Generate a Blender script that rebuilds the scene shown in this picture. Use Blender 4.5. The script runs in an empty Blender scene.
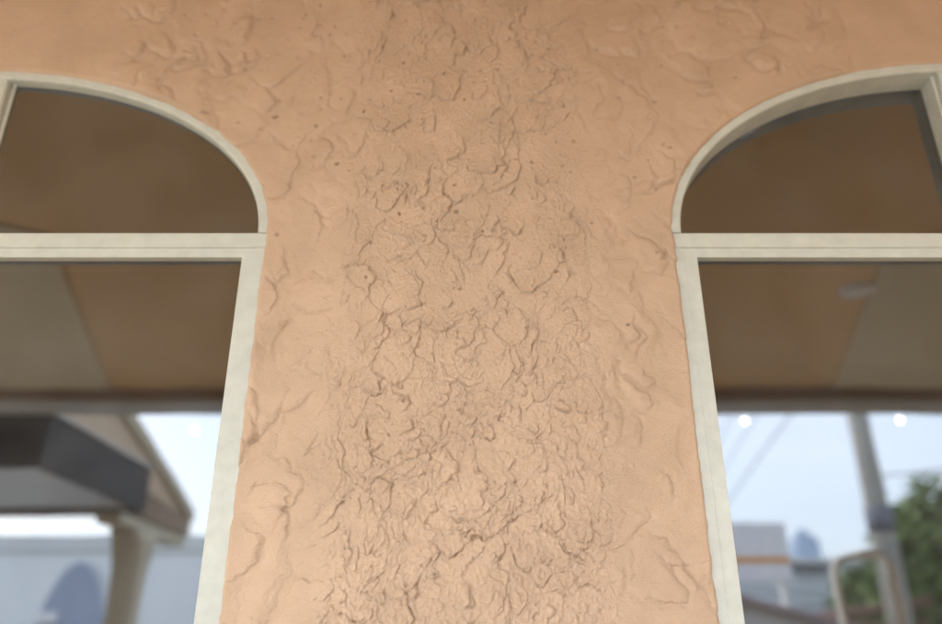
import bpy, math, random
import numpy as np
from mathutils import Vector

# ------------------------------------------------------------------ camera, sky, sun, exposure
S = bpy.context.scene
COL = S.collection
FPX, W0, H0 = 785.0, 942.0, 624.0          # focal length in pixels of the photograph
TILT = math.radians(23.7)
DIST, EYE = 1.45, 1.50                      # camera to window plane, eye height

cam = bpy.data.cameras.new('camera')
cam.sensor_width = 36.0
cam.lens = 36.0 * FPX / W0
cam.clip_start, cam.clip_end = 0.05, 3000
cam.dof.use_dof = True
cam.dof.focus_distance = 1.455
cam.dof.aperture_fstop = 1.2
co = bpy.data.objects.new('camera', cam)
co.location = (0, -DIST, EYE)
co.rotation_euler = (math.radians(90) + TILT, 0, 0)
COL.objects.link(co)
S.camera = co

SUN_EL, SUN_AZ = math.radians(29), math.radians(237)     # azimuth clockwise from +Y
world = bpy.data.worlds.new('World'); S.world = world
world.use_nodes = True
nt = world.node_tree; nt.nodes.clear()
out = nt.nodes.new('ShaderNodeOutputWorld'); bg = nt.nodes.new('ShaderNodeBackground')
sky = nt.nodes.new('ShaderNodeTexSky'); sky.sky_type = 'NISHITA'; sky.sun_disc = False
sky.sun_elevation, sky.sun_rotation = SUN_EL, SUN_AZ
sky.air_density, sky.dust_density, sky.ozone_density = 1.0, 2.0, 1.5
# a thin, broken cloud sheet over the whole sky
tc = nt.nodes.new('ShaderNodeTexCoord'); cl = nt.nodes.new('ShaderNodeTexNoise')
cl.inputs['Scale'].default_value = 2.2; cl.inputs['Detail'].default_value = 6; cl.inputs['Distortion'].default_value = .5
rm = nt.nodes.new('ShaderNodeMapRange')
rm.inputs['From Min'].default_value = .35; rm.inputs['From Max'].default_value = .65
rm.inputs['To Min'].default_value = .40; rm.inputs['To Max'].default_value = .70
mx = nt.nodes.new('ShaderNodeMix'); mx.data_type = 'RGBA'
mx.inputs['B'].default_value = (7.3, 8.1, 9.2, 1)
nt.links.new(tc.outputs['Generated'], cl.inputs['Vector'])
nt.links.new(cl.outputs['Fac'], rm.inputs['Value'])
nt.links.new(rm.outputs['Result'], mx.inputs['Factor'])
nt.links.new(sky.outputs['Color'], mx.inputs['A'])
nt.links.new(mx.outputs['Result'], bg.inputs['Color'])
bg.inputs['Strength'].default_value = 0.12
nt.links.new(bg.outputs[0], out.inputs[0])

sl = bpy.data.lights.new('sun', 'SUN'); sl.energy = 1.0; sl.angle = math.radians(12); sl.color = (1, .95, .88)
so = bpy.data.objects.new('sun', sl); COL.objects.link(so)
sd_ = Vector((math.sin(SUN_AZ) * math.cos(SUN_EL), math.cos(SUN_AZ) * math.cos(SUN_EL), math.sin(SUN_EL)))
so.rotation_euler = (-sd_).to_track_quat('-Z', 'Y').to_euler(); so.location = (-10, -5, 8)

S.render.engine = 'CYCLES'
S.view_settings.view_transform = 'Standard'; S.view_settings.look = 'None'
S.view_settings.gamma = 1.0; S.view_settings.use_curve_mapping = False
S.view_settings.exposure = 2.78
S.cycles.use_denoising = True
S.cycles.use_adaptive_sampling = False
S.cycles.max_bounces = 10; S.cycles.diffuse_bounces = 7; S.cycles.glossy_bounces = 4
S.cycles.transparent_max_bounces = 8; S.cycles.sample_clamp_indirect = 6
S.cycles.caustics_reflective = False; S.cycles.caustics_refractive = False

# ------------------------------------------------------------------ helpers
R = random.Random(7)

def srgb(r, g, b):
    f = lambda c: (c / 255 / 12.92) if c / 255 <= .04045 else ((c / 255 + .055) / 1.055) ** 2.4
    return (f(r), f(g), f(b), 1)

def seen(px, py, yd):
    """point of the place that the window glass shows at a photo pixel, yd metres in front of the camera's mirror image"""
    u, v = px - W0 / 2, H0 / 2 - py
    d = FPX * math.cos(TILT) - v * math.sin(TILT)
    return Vector((u * yd / d, -(yd - DIST) + .08, EYE + (FPX * math.sin(TILT) + v * math.cos(TILT)) * yd / d))

def mat(name, base, rough=.6, var=.12, scale=8, bump=0, bscale=60, spec=.4, metal=0, hue=None):
    m = bpy.data.materials.new(name); m.use_nodes = True
    n = m.node_tree; b = n.nodes['Principled BSDF']
    b.inputs['Roughness'].default_value = rough; b.inputs['Metallic'].default_value = metal
    b.inputs['Specular IOR Level'].default_value = spec
    tcn = n.nodes.new('ShaderNodeTexCoord'); nz = n.nodes.new('ShaderNodeTexNoise')
    nz.inputs['Scale'].default_value = scale; nz.inputs['Detail'].default_value = 5
    n.links.new(tcn.outputs['Object'], nz.inputs['Vector'])
    cr = n.nodes.new('ShaderNodeValToRGB')
    h = hue or base
    cr.color_ramp.elements[0].position = .3; cr.color_ramp.elements[1].position = .7
    cr.color_ramp.elements[0].color = tuple(c * (1 - var) for c in base[:3]) + (1,)
    cr.color_ramp.elements[1].color = tuple(min(1, c * (1 + var)) for c in h[:3]) + (1,)
    n.links.new(nz.outputs['Fac'], cr.inputs['Fac']); n.links.new(cr.outputs['Color'], b.inputs['Base Color'])
    if bump:
        nb = n.nodes.new('ShaderNodeTexNoise'); nb.inputs['Scale'].default_value = bscale; nb.inputs['Detail'].default_value = 4
        bp = n.nodes.new('ShaderNodeBump'); bp.inputs['Strength'].default_value = bump; bp.inputs['Distance'].default_value = .01
        n.links.new(tcn.outputs['Object'], nb.inputs['Vector'])
        n.links.new(nb.outputs['Fac'], bp.inputs['Height']); n.links.new(bp.outputs['Normal'], b.inputs['Normal'])
    return m

class MB:
    """collects faces; build() links them as one mesh object"""
    def __init__(s): s.v, s.f = [], []
    def add(s, vs, fs):
        o = len(s.v); s.v += [tuple(p) for p in vs]; s.f += [tuple(i + o for i in f) for f in fs]; return s
    def box(s, x0, x1, y0, y1, z0, z1, c=0.0):
        if c <= 0:
            vs = [(x, y, z) for z in (z0, z1) for y in (y0, y1) for x in (x0, x1)]
            return s.add(vs, [(0, 2, 3, 1), (4, 5, 7, 6), (0, 1, 5, 4), (1, 3, 7, 5), (3, 2, 6, 7), (2, 0, 4, 6)])
        # chamfered box: three nested rings per axis
        vs, idx = [], {}
        X, Y, Z = (x0, x1), (y0, y1), (z0, z1)
        for ix in (0, 1):
            for iy in (0, 1):
                for iz in (0, 1):
                    sx, sy, sz = (c if ix == 0 else -c), (c if iy == 0 else -c), (c if iz == 0 else -c)
                    for a in range(3):
                        p = [X[ix], Y[iy], Z[iz]]
                        q = [p[0] + sx, p[1] + sy, p[2] + sz]; q[a] = p[a]
                        idx[(ix, iy, iz, a)] = len(vs); vs.append(tuple(q))
        fs = []
        for a in range(3):
            o = [k for k in range(3) if k != a]
            for e in (0, 1):
                ring = []
                for (i, j) in ((0, 0), (1, 0), (1, 1), (0, 1)):
                    k = [0, 0, 0]; k[a] = e; k[o[0]] = i; k[o[1]] = j; ring.append(idx[(*k, a)])
                fs.append(tuple(ring))
            b1, b2 = o
            for i in (0, 1):
                for j in (0, 1):
                    k0 = [0, 0, 0]; k1 = [0, 0, 0]; k0[a] = 0; k1[a] = 1
                    for k in (k0, k1): k[b1] = i; k[b2] = j
                    fs.append((idx[(*k0, b1)], idx[(*k1, b1)], idx[(*k1, b2)], idx[(*k0, b2)]))
        for ix in (0, 1):
            for iy in (0, 1):
                for iz in (0, 1): fs.append(tuple(idx[(ix, iy, iz, a)] for a in range(3)))
        return s.add(vs, fs)
    def tube(s, pts, r, n=12, cap=True):
        pts = [Vector(p) for p in pts]; rings = []
        up = None
        for i, p in enumerate(pts):
            t = (pts[min(i + 1, len(pts) - 1)] - pts[max(i - 1, 0)]).normalized()
            if up is None:
                a = Vector((0, 0, 1)) if abs(t.z) < .9 else Vector((1, 0, 0)); up = t.cross(a).normalized()
            up = (up - t * up.dot(t)).normalized(); bi = t.cross(up)
            rr = r[i] if isinstance(r, (list, tuple)) else r
            rings.append([p + (up * math.cos(2 * math.pi * k / n) + bi * math.sin(2 * math.pi * k / n)) * rr for k in range(n)])
        vs = [q for g in rings for q in g]; fs = []
        for i in range(len(rings) - 1):
            for k in range(n): fs.append((i * n + k, i * n + (k + 1) % n, (i + 1) * n + (k + 1) % n, (i + 1) * n + k))
        if cap: fs += [tuple(reversed(range(n))), tuple(range((len(rings) - 1) * n, len(rings) * n))]
        return s.add(vs, fs)
    def prism(s, poly, axis, a0, a1):
        """polygon of 2-D points extruded along axis (0 x, 1 y, 2 z)"""
        def P(p, a):
            return {0: (a, p[0], p[1]), 1: (p[0], a, p[1]), 2: (p[0], p[1], a)}[axis]
        n = len(poly); vs = [P(p, a0) for p in poly] + [P(p, a1) for p in poly]
        fs = [tuple(range(n)), tuple(reversed(range(n, 2 * n)))] + [(i, i + n, (i + 1) % n + n, (i + 1) % n) for i in range(n)]
        return s.add(vs, fs)
    def build(s, name, m, parent=None, smooth=False):
        off = Vector(parent_world(parent)) if parent else Vector()
        me = bpy.data.meshes.new(name)
        me.from_pydata([tuple(Vector(p) - off) for p in s.v], [], s.f)
        import bmesh
        bm = bmesh.new(); bm.from_mesh(me); bmesh.ops.recalc_face_normals(bm, faces=bm.faces); bm.to_mesh(me); bm.free()
        if smooth:
            me.polygons.foreach_set('use_smooth', [True] * len(me.polygons))
        me.materials.append(m)
        o = bpy.data.objects.new(name, me); COL.objects.link(o)
        if parent: o.parent = parent
        return o

def parent_world(p):
    v = Vector()
    while p: v += p.location; p = p.parent
    return v

def tag(o, label=None, cat=None, group=None, kind=None):
    if label: o['label'] = label
    if cat: o['category'] = cat
    if group: o['group'] = group
    if kind: o['kind'] = kind
    return o

def thing(name, loc, label, cat, group=None):
    o = bpy.data.objects.new(name, None); o.empty_display_size = .1; o.location = loc; COL.objects.link(o)
    return tag(o, label, cat, group)

# ------------------------------------------------------------------ procedural noise for the plaster relief
_rng = np.random.default_rng(11)
_perm = np.concatenate([_rng.permutation(256)] * 3)
_ang = _rng.random(256) * 2 * np.pi
_gx, _gy = np.cos(_ang), np.sin(_ang)
def pn(x, y, seed=0):
    x = x + seed * 17.31; y = y + seed * 9.77
    xi = np.floor(x).astype(np.int32); yi = np.floor(y).astype(np.int32)
    xf = x - xi; yf = y - yi
    u = xf * xf * xf * (xf * (xf * 6 - 15) + 10); v = yf * yf * yf * (yf * (yf * 6 - 15) + 10)
    def g(dx, dy):
        h = _perm[(_perm[(xi + dx) & 255] + yi + dy) & 255]
        return _gx[h] * (xf - dx) + _gy[h] * (yf - dy)
    a = g(0, 0); b = g(1, 0); c = g(0, 1); d = g(1, 1)
    return 1.5 * (a + u * (b - a) + v * (c - a + u * (a - b - c + d)))
def sst(a, b, x):
    t = np.clip((x - a) / (b - a), 0, 1); return t * t * (3 - 2 * t)

# ------------------------------------------------------------------ window outline
SPRING, SILL = 2.321, 0.85
WIN = {-1: (1.118, 0.685, 0.428), 1: (1.135, 0.708, 0.452)}     # centre, half width and rise of each arched window
PIER = 0.03                                   # how far the pier between the windows stands out
def window_sd(x, z):
    """signed distance (roughly) to the arched openings, positive outside"""
    L = x < 0
    cx_ = np.where(L, WIN[-1][0], WIN[1][0]); a = np.where(L, WIN[-1][1], WIN[1][1]); b = np.where(L, WIN[-1][2], WIN[1][2])
    dx = np.abs(np.abs(x) - cx_); dz = np.maximum(z - SPRING, 0)
    q = np.sqrt((dx / a) ** 2 + (dz / b) ** 2) + 1e-9
    gr = np.sqrt((dx / a ** 2) ** 2 + (dz / b ** 2) ** 2) / q + 1e-9
    s = np.where(z > SPRING, (q - 1) / gr, dx - a)
    return np.maximum(s, SILL - z)

# ------------------------------------------------------------------ materials
M = {}
M['plaster'] = mat('tan_painted_stucco', (.55, .392, .266, 1), .52, .08, 9, .4, 420, .5, hue=(.56, .402, .28, 1))
M['frame'] = mat('cream_window_paint', (.55, .575, .515, 1), .42, .07, 26, .12, 70)
M['ceiling'] = mat('tan_ceiling_paint', (.72, .50, .24, 1), .7, .08, 1.4)
M['cream'] = mat('cream_ceiling_paint', (.66, .60, .43, 1), .7, .05, 2)
M['beam'] = mat('brown_beam_paint', (.26, .16, .07, 1), .6, .1, 3)
M['alu'] = mat('grey_metal_trim', (.42, .41, .38, 1), .4, .05, 10)
M['white'] = mat('white_paint', (.78, .79, .80, 1), .5, .05, 4)
M['tile'] = mat('pale_porch_tile', (.52, .425, .31, 1), .45, .08, 3)
M['concrete'] = mat('concrete_ground', (.23, .195, .155, 1), .85, .15, .6, .3, 20)
M['grout'] = mat('tile_grout', (.30, .29, .27, 1), .85, .1, 20)
M['bounce_paving'] = mat('pale_bounce_paving', (.52, .51, .48, 1), .85, .1, 1.5, .2, 30)
M['black'] = mat('black_fascia_paint', (.03, .03, .03, 1), .6, .15, 5, spec=.15)
M['soffit'] = mat('grey_soffit', (.50, .50, .48, 1), .35, .08, 2)
M['gable'] = mat('tan_gable_stucco', (.56, .42, .29, 1), .8, .06, 2, .3, 60)
M['column'] = mat('cream_column_paint', (.50, .44, .32, 1), .7, .06, 3, .2, 60)
M['brown'] = mat('brown_cornice', (.24, .16, .10, 1), .7, .1, 3)
M['pwall'] = mat('white_boundary_wall', (.82, .86, .88, 1), .8, .05, .8, .2, 30)
M['blue'] = mat('blue_grey_shutter', (.30, .36, .48, 1), .5, .06, 2)
M['bluetank'] = mat('blue_plastic', (.34, .44, .58, 1), .45, .08, 2)
M['orange'] = mat('orange_stripe_paint', (.72, .36, .10, 1), .5, .05, 2)
M['siding'] = mat('pale_siding', (.62, .66, .70, 1), .6, .05, 2)
M['mauve'] = mat('mauve_roof_sheet', (.40, .33, .36, 1), .5, .08, 2)
M['redbrown'] = mat('red_brown_roof', (.13, .06, .04, 1), .7, .15, 2)
M['pole'] = mat('weathered_concrete_pole', (.36, .36, .33, 1), .8, .1, 1.5, .2, 40)
M['sleeve'] = mat('dark_pole_sleeve', (.14, .15, .18, 1), .6, .1, 3)
M['steel'] = mat('galvanised_tube', (.80, .80, .78, 1), .4, .05, 6)
M['wire'] = mat('black_cable', (.03, .03, .03, 1), .6, .05, 3)
M['bark'] = mat('bark', (.12, .09, .06, 1), .9, .25, 6, .5, 30)
M['leaf'] = mat('leaves', (.085, .14, .035, 1), .5, .35, 1.1, hue=(.16, .24, .07, 1))
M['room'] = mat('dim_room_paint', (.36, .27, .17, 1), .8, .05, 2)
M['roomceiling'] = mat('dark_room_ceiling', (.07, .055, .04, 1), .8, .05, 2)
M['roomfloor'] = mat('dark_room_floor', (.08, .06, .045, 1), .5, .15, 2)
def emit(name, col, st):
    m = bpy.data.materials.new(name); m.use_nodes = True
    b = m.node_tree.nodes['Principled BSDF']
    b.inputs['Base Color'].default_value = (.9, .9, .9, 1)
    b.inputs['Emission Color'].default_value = col; b.inputs['Emission Strength'].default_value = st
    return m
M['lamp'] = emit('lit_lamp', (1, .96, .9, 1), 13)
def glass():
    m = bpy.data.materials.new('reflective_window_glass'); m.use_nodes = True
    n = m.node_tree; n.nodes.clear()
    o = n.nodes.new('ShaderNodeOutputMaterial'); mixs = n.nodes.new('ShaderNodeMixShader')
    tr = n.nodes.new('ShaderNodeBsdfTransparent'); tr.inputs['Color'].default_value = (.26, .26, .25, 1)
    gl = n.nodes.new('ShaderNodeBsdfGlossy'); gl.inputs['Color'].default_value = (.97, .98, 1, 1)
    gl.inputs['Roughness'].default_value = .012
    lw = n.nodes.new('ShaderNodeFresnel'); lw.inputs['IOR'].default_value = 1.5
    ma = n.nodes.new('ShaderNodeMath'); ma.operation = 'ADD'; ma.inputs[1].default_value = .125
    n.links.new(lw.outputs[0], ma.inputs[0]); n.links.new(ma.outputs[0], mixs.inputs[0])
    # barely perceptible waviness of real sheet glass
    tcn = n.nodes.new('ShaderNodeTexCoord'); nz = n.nodes.new('ShaderNodeTexNoise'); nz.inputs['Scale'].default_value = 2.5
    bp = n.nodes.new('ShaderNodeBump'); bp.inputs['Strength'].default_value = .03; bp.inputs['Distance'].default_value = .02
    n.links.new(tcn.outputs['Object'], nz.inputs['Vector']); n.links.new(nz.outputs['Fac'], bp.inputs['Height'])
    n.links.new(bp.outputs['Normal'], gl.inputs['Normal'])
    n.links.new(tr.outputs[0], mixs.inputs[1]); n.links.new(gl.outputs[0], mixs.inputs[2]); df = n.nodes.new('ShaderNodeBsdfDiffuse'); df.inputs['Color'].default_value = (.74, .73, .70, 1)
    ds = n.nodes.new('ShaderNodeTexNoise'); ds.inputs['Scale'].default_value = 7; ds.inputs['Detail'].default_value = 6
    mr = n.nodes.new('ShaderNodeMapRange'); mr.inputs['From Min'].default_value = .3; mr.inputs['From Max'].default_value = .75
    mr.inputs['To Min'].default_value = .018; mr.inputs['To Max'].default_value = .055
    fin = n.nodes.new('ShaderNodeMixShader')
    n.links.new(tcn.outputs['Object'], ds.inputs['Vector']); n.links.new(ds.outputs['Fac'], mr.inputs['Value']); n.links.new(mr.outputs['Result'], fin.inputs[0])
    n.links.new(mixs.outputs[0], fin.inputs[1]); n.links.new(df.outputs[0], fin.inputs[2]); n.links.new(fin.outputs[0], o.inputs[0])
    return m
M['glass'] = glass()

# ------------------------------------------------------------------ the setting
HC = 3.03                                     # porch ceiling height
PY = -3.16                                    # inner face of the porch edge beam
tag(MB().box(-400, 400, -400, 400, -.5, -.12).build('ground', M['concrete']), kind='structure')
tag(MB().box(-14, -.8, -12.5, -7.7, -.3, -.10, .01).build('bounce_yard', M['bounce_paving']), kind='structure')  # unseen pale slab added to bounce sunlight onto the boundary wall
fl = tag(MB().box(-6, 6, -3.5, .2, -.119, -.006).build('porch_floor', M['grout']), kind='structure')
tile = None
for i in range(20):
    for j in range(6):
        x, y = -6 + .6 * i + .004, -3.5 + .6 * j + .004
        if tile is None:
            tile = MB().box(0, .592, 0, .592, -.006, .004, .002).build('tile', M['tile'], fl); tile.location = (x, y, 0)
        else:
            t = tile.copy(); COL.objects.link(t); t.parent = fl; t.location = (x, y, 0)
tag(MB().box(-6.1, 6.1, -3.55, 5.3, HC, HC + .28).build('porch_ceiling', M['ceiling']), kind='structure')
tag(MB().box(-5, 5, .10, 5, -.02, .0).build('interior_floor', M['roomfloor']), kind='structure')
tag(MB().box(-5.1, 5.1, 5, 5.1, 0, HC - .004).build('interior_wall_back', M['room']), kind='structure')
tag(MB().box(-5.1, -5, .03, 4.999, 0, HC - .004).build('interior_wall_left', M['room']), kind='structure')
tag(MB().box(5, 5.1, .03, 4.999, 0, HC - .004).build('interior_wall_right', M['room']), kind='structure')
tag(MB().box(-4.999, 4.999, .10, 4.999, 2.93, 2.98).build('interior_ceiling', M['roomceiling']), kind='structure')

# ------------------------------------------------------------------ the stucco wall with its pier
def axis(segs):
    a = [segs[0][0]]
    for (p, q, st) in segs:
        n = max(1, int(round((q - p) / st))); a += list(p + (q - p) * (np.arange(1, n + 1) / n))
    return np.array(a)
xp = axis([(0, .25, .0015), (.25, .45, .0028), (.45, 1.12, .0042), (1.12, 1.8, .02), (1.8, 6, .15)])
xs = np.concatenate([-xp[:0:-1], xp])
zs = axis([(-.12, .8, .08), (.8, 1.3, .02), (1.3, 2.2, .00165), (2.2, 2.8, .0018), (2.8, HC, .0025)])
X, Z = np.meshgrid(xs, zs)
nz_, nx_ = X.shape
cellx = np.gradient(xs)[None, :] + 0 * X; cellz = np.gradient(zs)[:, None] + 0 * X

def contour(t, amp, L, gd, gw, mask):
    """one-sided lips and thin grooves along the contour lines of t"""
    f = t - np.floor(t)
    gz, gx = np.gradient(t, zs, xs); g = np.sqrt(gx * gx + gz * gz) + 1e-3
    s = np.where(f < .5, f, f - 1) / g
    return mask * (amp * np.sign(s) * np.exp(-np.abs(s) / L) - gd * np.exp(-(s / gw) ** 2))

w1x = pn(X / .13, Z / .13, 1); w1z = pn(X / .13, Z / .13, 2)
w2x = pn(X / .034, Z / .034, 3); w2z = pn(X / .034, Z / .034, 4)
w3x = pn(X / .013, Z / .013, 5); w3z = pn(X / .013, Z / .013, 6)
WX = X + .030 * w1x + .010 * w2x + .0035 * w3x
WZ = Z + .030 * w1z + .010 * w2z + .0035 * w3z
ca, sa = math.cos(.6), math.sin(.6)
U = WX * ca + WZ * sa; V = -WX * sa + WZ * ca             # trowel strokes run a little diagonally
wc = 1 - sst(.17, .31, np.abs(X) + .03 * w1x)             # crisp plaster on the pier, smoother beside it
low = 1 - sst(1.80, 2.12, Z + .06 * w1z)
m1 = sst(-.15, .35, pn(X / .21, Z / .21, 7)); m2 = sst(-.25, .3, pn(X / .11, Z / .11, 8)); m3 = sst(-.1, .4, pn(X / .07, Z / .07, 9))
brk = sst(-.35, .25, pn(X / .028, Z / .028, 10))
mm = .001
def fbm(x, z, sc, seed, octs, gain, st=1.25):
    t = 0 * x; g = 1.0
    for k in range(octs):
        t = t + g * pn(x / sc, z / (sc * st), seed + k); sc *= .5; g *= gain
    return t
tA = 2.1 * fbm(WX, WZ, .17, 12, 6, .56)
H = 0 * X
fr = np.random.default_rng(21)
def lay_flakes(n, r0, r1, a0, a1, xr, zfun, dens, soft, gd, wgt):
    """overlapping trowelled flakes: each thickens towards its lower right rim and ends in a small cliff"""
    cnt = 0
    while cnt < n:
        cx_, cz_ = fr.uniform(-xr, xr), zfun()
        if fr.random() > dens(cx_, cz_): cnt += .25; continue
        cnt += 1
        r = fr.uniform(r0, r1) * (1 if fr.random() < .75 else 1.35); am = fr.uniform(a0, a1); an = fr.normal(-.55, .85)
        el = fr.uniform(.9, 1.65); ea = fr.normal(0, .55); mg = r * 1.4 + .042
        i0, i1 = np.searchsorted(xs, [cx_ - mg, cx_ + mg]); j0, j1 = np.searchsorted(zs, [cz_ - mg, cz_ + mg])
        if i1 - i0 < 3 or j1 - j0 < 3: continue
        sl = (slice(j0, j1), slice(i0, i1)); dx, dz = WX[sl] - cx_, WZ[sl] - cz_
        ea_, eb_ = dx * math.cos(ea) + dz * math.sin(ea), -dx * math.sin(ea) + dz * math.cos(ea)
        rr = np.sqrt((ea_ * el) ** 2 + (eb_ / el) ** 2) / r
        fs_ = (dx * math.cos(an) + dz * math.sin(an)) / r
        h0 = H[sl]
        inside = 1 - sst(1 - soft / r, 1.0, rr)
        new = .5 * h0 + am * np.clip((fs_ + 1) / 2, 0, 1.3) ** 1.3
        new = np.maximum(new, h0 - .0005)
        w = wgt[sl]
        front = np.clip(fs_ + .1, 0, 1)
        H[sl] = h0 + w * (inside * (new - h0) - (rr > 1) * gd * front * np.exp(-((rr - 1) * r / (.0013 + soft * .5)) ** 2))
zu = lambda: fr.uniform(1.25, HC)
lowd = lambda x, z: float(np.clip((2.30 - z) / .35, 0, 1))
wm = np.clip(wc + .15, 0, 1)                              # some crisp flakes stray onto the flanks
lay_flakes(230, .060, .11, .004, .0078, .85, zu, lambda x, z: 1, .026, .002, 1 - wc)
lay_flakes(480, .022, .055, .0030, .0066, .85, zu, lambda x, z: .8, .013, .0045, 1 - wc)
lay_flakes(230, .030, .065, .0026, .0054, .42, zu, lambda x, z: 1, .0010, .0062, wm)
lay_flakes(1000, .009, .025, .0017, .0038, .38, zu, lambda x, z: .22 + .78 * lowd(x, z), .0009, .0052, wm)
lay_flakes(1600, .005, .012, .0012, .0028, .36, zu, lambda x, z: .16 + .84 * lowd(x, z), .0008, .0026, wc)
H += wc * contour(tA, .5 * mm, .006, 6.0 * mm, .0012, m1 * brk * sst(-.05, .3, pn(X / .05, Z / .05, 29)))
H += 2.0 * mm * pn(X / .30, Z / .30, 20) + 1.2 * mm * pn(U / .09, V / .05, 21) * (.5 + .5 * wc)
SU = X * math.cos(.45) + Z * math.sin(.45); SV = -X * math.sin(.45) + Z * math.cos(.45)
H += wm * (1.1 * mm * pn(WX / .018, WZ / .018, 22) * (.5 + .5 * low) + 1.6 * mm * pn(X / .0085, Z / .0085, 23) * (.45 + .65 * low)
           + 1.1 * mm * pn(WX / .012, WZ / .06, 44) * (1 - sst(1.5, 1.68, Z)) + 1.4 * mm * pn(SU / .05, SV / .007, 26) * sst(0, .5, pn(X / .15, Z / .13, 27)) + 1.2 * mm * pn(X / .0052, Z / .0052, 28))
# pinholes and gouges, most of them high on the wall
pr = np.random.default_rng(5)
for k in range(240):
    px_ = pr.uniform(-.75, .75); pz_ = 3.03 - abs(pr.normal(0, .42))
    r_ = pr.uniform(.0009, .0025) * (1.3 if abs(px_) > .28 else 1); dp = pr.uniform(6, 13) * mm; an = pr.uniform(0, math.pi); el = pr.uniform(1, 2.2)
    i0, i1 = np.searchsorted(xs, [px_ - .02, px_ + .02]); j0, j1 = np.searchsorted(zs, [pz_ - .02, pz_ + .02])
    if i1 <= i0 or j1 <= j0: continue
    xx, zz = X[j0:j1, i0:i1] - px_, Z[j0:j1, i0:i1] - pz_
    a_ = (xx * math.cos(an) + zz * math.sin(an)) / (r_ * el); b_ = (-xx * math.sin(an) + zz * math.cos(an)) / r_
    H[j0:j1, i0:i1] -= dp * np.exp(-(a_ * a_ + b_ * b_) ** 1.6)
Y = -PIER * (1 - sst(.13, .425, np.abs(X))) - H - .004
# opening: the plaster laps unevenly over the edge of each window frame
sd = window_sd(X, Z) + .004 + .0016 * pn(X / .035, Z / .035, 30) + .0008 * pn(X / .011, Z / .011, 31)
e = 1e-4
gx = (window_sd(X + e, Z) - window_sd(X - e, Z)) / (2 * e); gz = (window_sd(X, Z + e) - window_sd(X, Z - e)) / (2 * e)
gn = np.sqrt(gx * gx + gz * gz) + 1e-6; gx /= gn; gz /= gn
near = np.abs(sd) < .52 * (np.abs(gx) * cellx + np.abs(gz) * cellz)
PX = np.where(near, X - gx * sd, X); PZ = np.where(near, Z - gz * sd, Z)
lip = np.clip(1 - np.where(near, 0, sd) / .011, 0, 1)
Y = Y + np.where(sd > -.02, .022 * lip ** 2.2, 0)
P = np.stack([PX, Y, PZ], -1).reshape(-1, 3)
idx = np.arange(nz_ * nx_).reshape(nz_, nx_)
q = np.stack([idx[:-1, :-1], idx[:-1, 1:], idx[1:, 1:], idx[1:, :-1]], -1).reshape(-1, 4)
sdf = np.where(near, 0, sd).reshape(-1)
q = q[(sdf[q].min(1) >= -1e-9)]
used = np.zeros(len(P), bool); used[q.ravel()] = True
remap = np.cumsum(used) - 1; P = P[used]; q = remap[q]
me = bpy.data.meshes.new('stucco_wall')
me.vertices.add(len(P)); me.vertices.foreach_set('co', P.astype(np.float32).ravel())
me.loops.add(q.size); me.loops.foreach_set('vertex_index', q.astype(np.int32).ravel())
me.polygons.add(len(q)); me.polygons.foreach_set('loop_start', np.arange(0, q.size, 4, dtype=np.int32))
me.polygons.foreach_set('use_smooth', np.ones(len(q), bool))
me.update(calc_edges=True); me.materials.append(M['plaster'])
wall = bpy.data.objects.new('stucco_wall', me); COL.objects.link(wall)
tag(wall, 'tan painted stucco wall with cracked rough plaster between the two arched windows', 'wall')
print('wall quads', len(q))

# ------------------------------------------------------------------ the arched windows
def sweep(mb, cx, HW, RISE, prof, z0):
    """profile of (inset, depth) carried over the arch from springing to springing"""
    n = 72; vs, fs = [], []
    for i in range(n + 1):
        a = math.pi * i / n
        for (r, y) in prof:
            vs.append((cx + (HW - r) * math.cos(a), y, z0 + (RISE - r) * math.sin(a)))
    k = len(prof)
    for i in range(n):
        for j in range(k): fs.append((i * k + j, i * k + (j + 1) % k, (i + 1) * k + (j + 1) % k, (i + 1) * k + j))
    fs += [tuple(range(k)), tuple(reversed(range(n * k, n * k + k)))]
    return mb.add(vs, fs)

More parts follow.
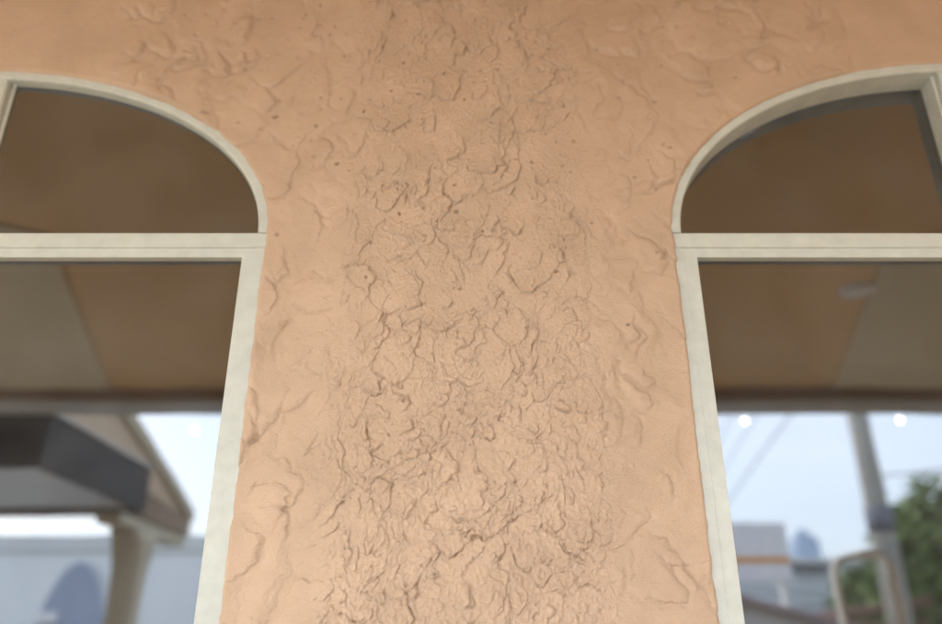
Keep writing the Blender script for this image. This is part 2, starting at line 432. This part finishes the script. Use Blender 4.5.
def window(sgn, label, gd_low, gd_top):
    CX, HW, RISE = WIN[sgn]; cx = sgn * CX
    root = thing('arched_window', (cx, 0, SILL), label, 'window', 'arched windows in the stucco wall')
    def pc(mb, name, m=M['frame'], par=None, smooth=False): return mb.build(name, m, par or root, smooth)
    TB, MW = SPRING - .036, .042                       # underside of the transom, half width of the mullion
    pc(sweep(MB(), cx, HW, RISE, [(-.02, .13), (-.02, .006), (-.004, .002), (.015, .002), (.0175, .004), (.019, .008), (.021, gd_top + .006), (.021, .13)], SPRING + .0), 'arch_frame')
    for s in (-1, 1):                                    # outer jambs
        x_o, x_i = cx + s * (HW + .02), cx + s * (HW - .018)
        pc(MB().box(min(x_o, x_i), max(x_o, x_i), .003, .11, SILL, TB - .0005, .0004), 'jamb')
    pc(MB().box(cx - HW - .012, cx + HW + .012, .0005, .112, TB, SPRING - .0015, .002), 'transom')
    pc(MB().box(cx - HW - .05, cx + HW + .05, -.05, .112, SILL - .06, SILL - .001, .006), 'sill')
    pc(MB().box(cx - MW, cx + MW, .004, .115, SILL, TB - .001, .004), 'mullion')
    zt = SPRING + RISE * math.sqrt(1 - (MW / HW) ** 2) - .012
    m_ = pc(MB().box(cx - MW, cx + MW, .005, .115, SPRING, zt, .004), 'mullion')
    for s in (-1, 1):                                    # stop strip along the mullion in the arch
        a, b = cx + s * (MW + .0005), cx + s * (MW + .010)
        pc(MB().box(min(a, b), max(a, b), .020, .10, SPRING, zt - .004, .003), 'bead', par=m_)
    for s in (-1, 1):                                    # lower casements
        xa, xb = cx + s * (MW + .001), cx + s * (HW - .0181)
        x0, x1 = min(xa, xb), max(xa, xb); w = .027; tr = .022
        sash = pc(MB().box(x0, x1, .0042, .075, TB - tr, TB - .0004, .0004).box(x0, x1, .0055, .075, SILL, SILL + .045, .003)
                  .box(x0, x0 + w, .0045, .0745, SILL + .045, TB - tr, .0004).box(x1 - w, x1, .0045, .0745, SILL + .045, TB - tr, .0004), 'casement')
        pc(MB().box(x0 + .010, x1 - .010, gd_low, gd_low + .005, SILL + .03, TB - .008), 'pane', M['glass'], sash)
    for s in (-1, 1):                                    # two panes of the fanlight
        n = 40; pts = []
        a1 = math.acos((MW + .004) / (HW - .022))
        for i in range(n + 1):
            a = a1 * i / n
            pts.append((cx + s * (HW - .022) * math.cos(a), SPRING + (RISE - .022) * math.sin(a)))
        pts.append((cx + s * (MW + .004), SPRING - .0005))
        pc(MB().prism(pts, 1, gd_top, gd_top + .005), 'pane', M['glass'])
    return root
window(-1, 'cream framed arched window left of the rough stucco pier', .022, .027)
window(1, 'cream framed arched window right of the rough stucco pier', .022, .066)

# ------------------------------------------------------------------ porch: edge beam, ceiling panels, downlight, posts
bt = thing('porch_beam', (0, PY, 2.9), 'brown edge beam along the front of the porch ceiling', 'beam')
MB().box(-6, 6, PY - .22, PY, HC - .074, HC - .002).build('board', M['beam'], bt)
MB().box(-6, 6, PY - .24, PY + .012, HC - .098, HC - .075).build('trim', M['alu'], bt)
for s, lb in ((-1, 'flat cream ceiling panel mirrored in the left window'), (1, 'flat cream ceiling panel mirrored in the right window')):
    poly = [(s * 1.66, -1.20), (s * 2.235, PY + .02), (s * 5.9, PY + .02), (s * 5.9, -.35), (s * 2.9, -.6)]
    o = MB().prism(poly, 2, HC - .016, HC - .001).build('ceiling_panel', M['cream'])
    tag(o, lb, 'ceiling panel', 'cream ceiling panels')
dl = thing('downlight', (1.75, -1.72, HC), 'round unlit downlight in the porch ceiling', 'light')
MB().tube([(1.75, -1.72, HC - .018), (1.75, -1.72, HC - .002)], [.075, .082], 28).build('ring', M['white'], dl)
MB().tube([(1.75, -1.72, HC - .024), (1.75, -1.72, HC - .0185)], [.05, .058], 28).build('diffuser', M['white'], dl)
for x, lb in ((-4.6, 'square cream porch post at the left end of the beam'), (0, 'square cream porch post at the middle of the beam'), (4.6, 'square cream porch post at the right end of the beam')):
    p = thing('porch_post', (x, PY - .11, 0), lb, 'post', 'porch posts')
    MB().box(x - .09, x + .09, PY - .2, PY - .02, .12, HC - .10, .01).build('shaft', M['column'], p)
    MB().box(x - .13, x + .13, PY - .24, PY + .02, .005, .12, .01).build('base', M['column'], p)

sw = thing('light_block_wall', (3.75, -1.6, 0), 'unseen tan wall added to block light from the right of the porch', 'wall')  # added out of view; blocks light from the right so relief is side-lit
MB().box(3.7, 3.9, PY + .02, -.03, .005, HC - .018).build('wall_body', M['gable'], sw)
MB().box(3.66, 3.699, PY + .02, -.03, .005, .14, .006).build('skirting', M['column'], sw)

# lamps burning inside the room
for (px, py, lb) in ((195, 430, 'small lit pendant lamp seen in the left window'), (745, 421, 'small lit pendant lamp nearest the right window jamb'), (900, 420, 'small lit pendant lamp beside the reflected utility pole')):
    u, v = px - W0 / 2, H0 / 2 - py; d = FPX * math.cos(TILT) - v * math.sin(TILT)
    yd = (2.66 - EYE) * d / (FPX * math.sin(TILT) + v * math.cos(TILT))
    x, y = u * yd / d, yd - DIST
    l = thing('pendant_lamp', (x, y, 2.93), lb, 'lamp', 'lit lamps inside the room')
    MB().tube([(x, y, 2.70), (x, y, 2.929)], .004, 8).build('cord', M['wire'], l)
    MB().tube([(x, y, 2.685), (x, y, 2.70), (x, y, 2.72)], [.020, .018, .008], 16).build('holder', M['white'], l, True)
    MB().tube([(x, y, 2.66 + .016 * math.cos(math.pi * i / 10)) for i in range(11)], [max(.002, 0.014 * math.sin(math.pi * i / 10)) for i in range(11)], 20).build('bulb', M['lamp'], l, True)

# ------------------------------------------------------------------ what the left glass mirrors: the carport wing
wing = thing('carport_wing', (-3.5, -6, -.12), 'tan gabled carport wing with cornice mirrored in the left window', 'building')
yF, yN = -(9.1 - DIST), -3.6
yR = (yF + -1.2) / 2
def rake(y): return 2.98 + .29 * min(y - yF, 2 * (yR - yF) - (y - yF))
MB().prism([(yN, 3.12), (yF, 2.95), (yF, rake(yF)), (yR, rake(yR)), (yN, rake(yN))], 0, -3.45, -3.25).build('gable_wall', M['gable'], wing)
MB().prism([(yF - .10, rake(yF) - .06), (yF - .10, rake(yF) + .06), (yR, rake(yR) + .09), (yN, rake(yN) + .09), (yN, rake(yN) - .03), (yR, rake(yR) - .03)], 0, -3.47, -3.19).build('rake_trim', M['column'], wing)
for k in range(2):
    y0 = -5.95 - 1.05 * k
    MB().box(-3.249, -3.244, y0 - .012, y0, 3.13, rake(y0) - .07).build('joint_strip', M['column'], wing)
MB().box(-3.47, -3.19, yF - .02, -5.84, 2.74, 2.945, .01).build('cornice', M['brown'], wing)
MB().box(-3.44, -3.22, yF, -5.85, 2.62, 2.739, .01).build('beam', M['column'], wing)
MB().prism([(yF - .3, rake(yF) + .02), (yR, rake(yR) + .12), (yR, rake(yR) + .22), (yF - .3, rake(yF) + .12)], 0, -6.5, -3.46).build('roof', M['redbrown'], wing)
# flared column
cpos = (-3.34, -(8.0 - DIST))
prof = [(.0, .16), (.12, .16), (.14, .135), (1.9, .125), (2.25, .135), (2.42, .17), (2.53, .23), (2.62, .32)]
vs, fs = [], []
for (z, r) in prof:
    ry = min(r, .15)
    for (a, b) in ((-1, -.8), (-.8, -1), (.8, -1), (1, -.8), (1, .8), (.8, 1), (-.8, 1), (-1, .8)):
        vs.append((cpos[0] + a * ry, cpos[1] + b * r, -.12 + (z * (2.74 / 2.62))))
for i in range(len(prof) - 1):
    for k in range(8): fs.append((i * 8 + k, i * 8 + (k + 1) % 8, (i + 1) * 8 + (k + 1) % 8, (i + 1) * 8 + k))
fs += [tuple(reversed(range(8))), tuple(range((len(prof) - 1) * 8, len(prof) * 8))]
MB().add(vs, fs).build('column', M['column'], wing, True)
MB().box(-5.6, -5.35, yN - .3, yN, -.12, 2.7, .01).build('rear_post', M['column'], wing)
# black canopy hung below the wing's wall
can = thing('flat_canopy', (-3.6, -4.9, 2.7), 'flat black canopy box with grey underside mirrored in the left window', 'canopy')
cx0, cx1, cy0, cy1, cz0, cz1 = -4.35, -2.98, -(7.27 - DIST), -(5.36 - DIST), 2.70, 3.085
MB().box(cx1 - .05, cx1, cy0, cy1, cz0, cz1, .006).build('fascia', M['black'], can)
MB().box(cx0, cx0 + .05, cy0, cy1, cz0, cz1, .006).build('fascia', M['black'], can)
MB().box(cx0 + .051, cx1 - .051, cy0, cy0 + .05, cz0, cz1, .006).build('fascia', M['black'], can)
MB().box(cx0 + .051, cx1 - .051, cy1 - .05, cy1, cz0, cz1, .006).build('fascia', M['black'], can)
MB().box(cx0 + .052, cx1 - .052, cy0 + .052, cy1 - .052, cz0 + .03, cz0 + .05).build('soffit', M['soffit'], can)
MB().box(cx0 - .02, cx1 + .02, cy0 - .02, cy1 + .02, cz1 + .001, cz1 + .03, .006).build('top_trim', M['alu'], can)
for x in (cx0 + .1, cx1 - .45):
    MB().box(x, x + .06, cy0 + .3, cy0 + .36, cz1 + .03, 3.16).build('hanger', M['black'], can)

# white boundary wall with coping and a shuttered arched opening
byd = 14.0; by = -(byd - DIST)
bw = thing('boundary_wall', (-6, by, -.12), 'white boundary wall with coping and blue arched opening mirrored at left', 'wall')
zt = seen(50, 541, byd).z
MB().box(-14, -.8, by - .2, by, -.12, zt).build('wall_body', M['pwall'], bw)
MB().box(-14.05, -.75, by - .26, by + .06, zt + .001, zt + .10, .012).build('coping', M['pwall'], bw)
MB().box(-14.02, -.78, by + .001, by + .03, zt - .20, zt - .16).build('moulding', M['alu'], bw)
ac, aw = seen(74, 600, byd), .62
atop = seen(74, 563, byd).z
def arch_poly(w, dx=0, dz=0):
    n = 28; hgt = atop - 1.2
    return [(ac.x + dx + w * math.cos(math.pi * i / n), 1.2 + dz + hgt * math.sin(math.pi * i / n)) for i in range(n + 1)] + [(ac.x + dx - w, .4), (ac.x + dx + w, .4)]
MB().prism(arch_poly(aw + .13, .12, -.02), 1, by + .001, by + .02).build('arch_reveal_shade', M['siding'], bw)  # shadow of the arch reveal put in as a greyer plate, offset sideways
MB().prism(arch_poly(aw), 1, by + .021, by + .03).build('arched_shutter', M['blue'], bw)
pl = seen(45, 619, 13.9)
wp = thing('wall_light', (pl.x, by + .03, pl.z), 'small white box light on the white boundary wall', 'light')
MB().box(pl.x - .17, pl.x + .17, by + .031, by + .12, pl.z - .08, pl.z + .10, .01).build('housing', M['white'], wp)

# ------------------------------------------------------------------ what the right glass mirrors: street side
pyd = 11.4; pp = seen(855, 410, pyd); pb = Vector((pp.x, pp.y, -.12))
pole = thing('utility_pole', pb, 'tall grey concrete utility pole mirrored in the right window', 'pole')
pz = lambda py: seen(870, py, pyd).z
MB().tube([(pb.x, pb.y, -.12), (pb.x, pb.y, 9.2)], [.18, .125], 20).build('shaft', M['pole'], pole, True)
MB().tube([(pb.x, pb.y, pz(532)), (pb.x, pb.y, pz(508))], .185, 20).build('sleeve', M['sleeve'], pole, True)
for z in (5.3, 6.1, 6.9):
    MB().box(pb.x - .7, pb.x + .7, pb.y - .05, pb.y + .05, z, z + .09, .01).build('crossarm', M['sleeve'], pole)
def sagline(a, b, sag, n=24): return [Vector(a).lerp(Vector(b), i / n) - Vector((0, 0, sag * 4 * (i / n) * (1 - i / n))) for i in range(n + 1)]
far = Vector((9.6, -43.5, 0))
for z, r, lb in ((5.4, .013, 'lowest power line running from the utility pole towards the distance'), (6.2, .011, 'middle power line running from the utility pole towards the distance'), (7.0, .011, 'highest power line running from the utility pole towards the distance')):
    tag(MB().tube(sagline((pb.x - .5, pb.y, z), far + Vector((0, 0, z - .2)), .5), r, 6).build('power_line', M['wire']), lb, 'cable', 'power lines')
for z, zz, lb in ((3.9, 4.3, 'lower service cable running from the utility pole to the right'), (5.2, 5.0, 'upper service cable running from the utility pole to the right')):
    tag(MB().tube(sagline((pb.x + .1, pb.y, z), (14, -5.5, zz + 1), .3), .012, 6).build('service_cable', M['wire']), lb, 'cable', 'service cables')
fp = thing('distant_pole', (far.x, far.y, -.12), 'far grey utility pole at the end of the power lines', 'pole')
MB().tube([(far.x, far.y, -.12), (far.x, far.y, 8.5)], [.17, .12], 12).build('shaft', M['pole'], fp, True)

# tubular hoop frame just outside the porch
hy = 5.05
def pt(px, py, yd=hy): return seen(px, py, yd)
def rounded(pts, r, n=7):
    o = [Vector(pts[0])]
    for a, b, c in zip(pts, pts[1:], pts[2:]):
        a, b, c = Vector(a), Vector(b), Vector(c); p = b + (a - b).normalized() * r; q_ = b + (c - b).normalized() * r
        for i in range(n + 1):
            t = i / n; o.append(p * (1 - t) ** 2 + b * 2 * t * (1 - t) + q_ * t * t)
    o.append(Vector(pts[-1])); return o
hp = thing('tubular_hoop', (pt(832, 560).x, pt(832, 560).y, -.12), 'white tubular steel hoop frame mirrored low in the right window', 'frame')
l0, r0 = pt(831, 557), pt(886, 557)
MB().tube(rounded([(l0.x, l0.y, -.12), l0, r0, (r0.x, r0.y, -.12)], .10), .017, 12).build('front_hoop', M['steel'], hp, True)
l1 = pt(832, 560, 5.05); r1 = Vector((l1.x + .24, l1.y + .14, l1.z + .05))
MB().tube(rounded([(l1.x, l1.y - .05, -.12), l1 + Vector((0, -.05, 0)), r1, (r1.x, r1.y, -.12)], .10), .017, 12).build('side_hoop', M['steel'], hp, True)

# sided building across the street, tank on it
syd = 21.0; sz = seen(780, 558, syd).z; sy = -(syd - DIST)
sb = thing('sided_building', (9, sy - 2, -.12), 'low white building with horizontal siding mirrored in the right window', 'building')
MB().box(5.5, 11.0, sy - 4, sy, -.12, sz - .12).build('wall', M['siding'], sb)
MB().box(5.4, 11.1, sy - 4.1, sy + .1, sz - .119, sz + .03, .02).build('parapet', M['white'], sb)
k = 0; z = sz - .16
while z > .2:
    MB().prism([(sy + .002, z), (sy + .012, z), (sy + .05, z - .32), (sy + .002, z - .32)], 0, 5.5, 11.0).build('siding_board', M['siding'], sb); z -= .335
MB().box(7.6, 9.1, sy + .06, sy + .09, sz - .34, sz - .16).build('name_band', M['sleeve'], sb)
tk = seen(804, 545, 22.5)
wt = thing('water_tank', (tk.x, tk.y, sz), 'blue water tank standing on the sided building', 'tank')
MB().tube([(tk.x, tk.y, sz - .11), (tk.x, tk.y, sz + .62), (tk.x, tk.y, sz + .80), (tk.x, tk.y, sz + .84)], [.42, .42, .2, .12], 24).build('drum', M['bluetank'], wt, True)
MB().tube([(tk.x, tk.y, sz + .84), (tk.x, tk.y, sz + .9)], .14, 16).build('lid', M['bluetank'], wt)

# sign board with an orange stripe
gyd = 9.0; a, b = seen(725, 523, gyd), seen(793, 581, gyd)
sg = thing('sign_board', ((a.x + b.x) / 2, a.y, -.12), 'white board with orange stripe on two posts mirrored in the right window', 'sign')
zb, ztp = b.z, a.z; zm = seen(760, 560, gyd).z
MB().box(a.x - .25, b.x, a.y - .06, a.y, zb, zm - .035, .006).build('lower_panel', M['white'], sg)
MB().box(a.x - .25, b.x, a.y - .062, a.y + .003, zm - .034, zm + .034, .004).build('stripe', M['orange'], sg)
MB().box(a.x - .25, b.x, a.y - .06, a.y, zm + .035, ztp, .006).build('upper_panel', M['white'], sg)
for x in (a.x - .15, b.x - .12): MB().box(x, x + .06, a.y - .125, a.y - .063, -.12, ztp - .1).build('post', M['steel'], sg)

# shed with a mauve sheet roof
e0, e1 = seen(735, 594, 7.6), seen(850, 624, 7.6)
sh = thing('garden_shed', ((e0.x + e1.x) / 2, e0.y - .6, -.12), 'small shed with sloping mauve sheet roof mirrored in the right window', 'shed')
sl_ = (e1.z - e0.z) / (e1.x - e0.x)
xl, xr = e0.x - .7, e1.x + .25
zz = lambda x: e0.z + sl_ * (x - e0.x)
MB().prism([(xl, zz(xl) - .05), (xr, zz(xr) - .05), (xr, zz(xr)), (xl, zz(xl))], 1, e0.y - 1.3, e0.y).build('roof', M['mauve'], sh)
MB().prism([(xl + .1, -.12), (xr - .1, -.12), (xr - .1, zz(xr - .1) - .052), (xl + .1, zz(xl + .1) - .052)], 1, e0.y - 1.2, e0.y - .1).build('wall', M['siding'], sh)
# brown hut below the tree
h0, h1 = seen(850, 612, 13.5), seen(925, 596, 13.5)
ht = thing('brown_hut', ((h0.x + h1.x) / 2, h0.y - .8, -.12), 'dark brown roofed hut below the tree mirrored in the right window', 'hut')
MB().prism([(h0.x - .2, h0.z - .10), (h1.x + .1, h1.z - .14), (h1.x + .1, h1.z), (h0.x - .2, h0.z)], 1, h0.y - 1.6, h0.y).build('roof', M['redbrown'], ht)
MB().box(h0.x + .1, h1.x - .2, h0.y - 1.5, h0.y - .15, -.12, h0.z - .14).build('wall', M['brown'], ht)
for x in (h0.x, h1.x - .1): MB().box(x - .05, x + .05, h0.y - .14, h0.y - .04, -.12, h0.z - .1).build('post', M['redbrown'], ht)

# trees
def tree(base, lobes, leaf, n, label):
    base = Vector(base); t = thing('leafy_tree', base, label, 'tree', 'trees beyond the street')
    tr = MB(); top = Vector(lobes[0][0])
    tr.tube([base, base.lerp(top, .35) + Vector((.1, 0, 0)), base.lerp(top, .8)], [.2, .14, .06], 10)
    for c, r in lobes[1:]: tr.tube([base.lerp(top, .4), (base.lerp(top, .5) + Vector(c)) / 2, Vector(c)], [.09, .06, .02], 7)
    tr.build('trunk', M['bark'], t, True)
    cr = MB()
    for k in range(n):
        c, r = R.choice(lobes); d = Vector((R.gauss(0, 1), R.gauss(0, 1), R.gauss(0, 1))).normalized()
        p = Vector(c) + d * r * (R.random() ** .4) * (1 + .18 * math.sin(5 * d.x + 7 * d.z + r * 9)); s = leaf * R.uniform(.6, 1.3)
        a_ = Vector((R.gauss(0, 1), R.gauss(0, 1), R.gauss(0, .6))).normalized(); b_ = a_.cross(Vector((R.gauss(0, 1), R.gauss(0, 1), R.gauss(0, 1)))).normalized()
        cr.add([p - a_ * s, p + b_ * s * .5, p + a_ * s, p - b_ * s * .5], [(0, 1, 2, 3)])
    cr.build('crown', M['leaf'], t)
T = lambda px, py, yd: tuple(seen(px, py, yd))
c0 = T(935, 560, 17); 
tree((c0[0], c0[1], -.12), [(T(925, 550, 17), 1.0), (T(950, 530, 17), 1.1), (T(905, 580, 17), .75), (T(960, 590, 17.5), 1.3), (T(925, 610, 17.5), 1.1), (T(990, 560, 18), 1.5)], .14, 9000, 'large green leafy tree mirrored at the right edge of the right window')
c1 = T(866, 605, 19)
tree((c1[0], c1[1], -.12), [(T(866, 590, 19), .55), (T(858, 605, 19), .6), (T(876, 604, 19), .6)], .13, 2500, 'small green tree mirrored between the hoop frame and the pole')
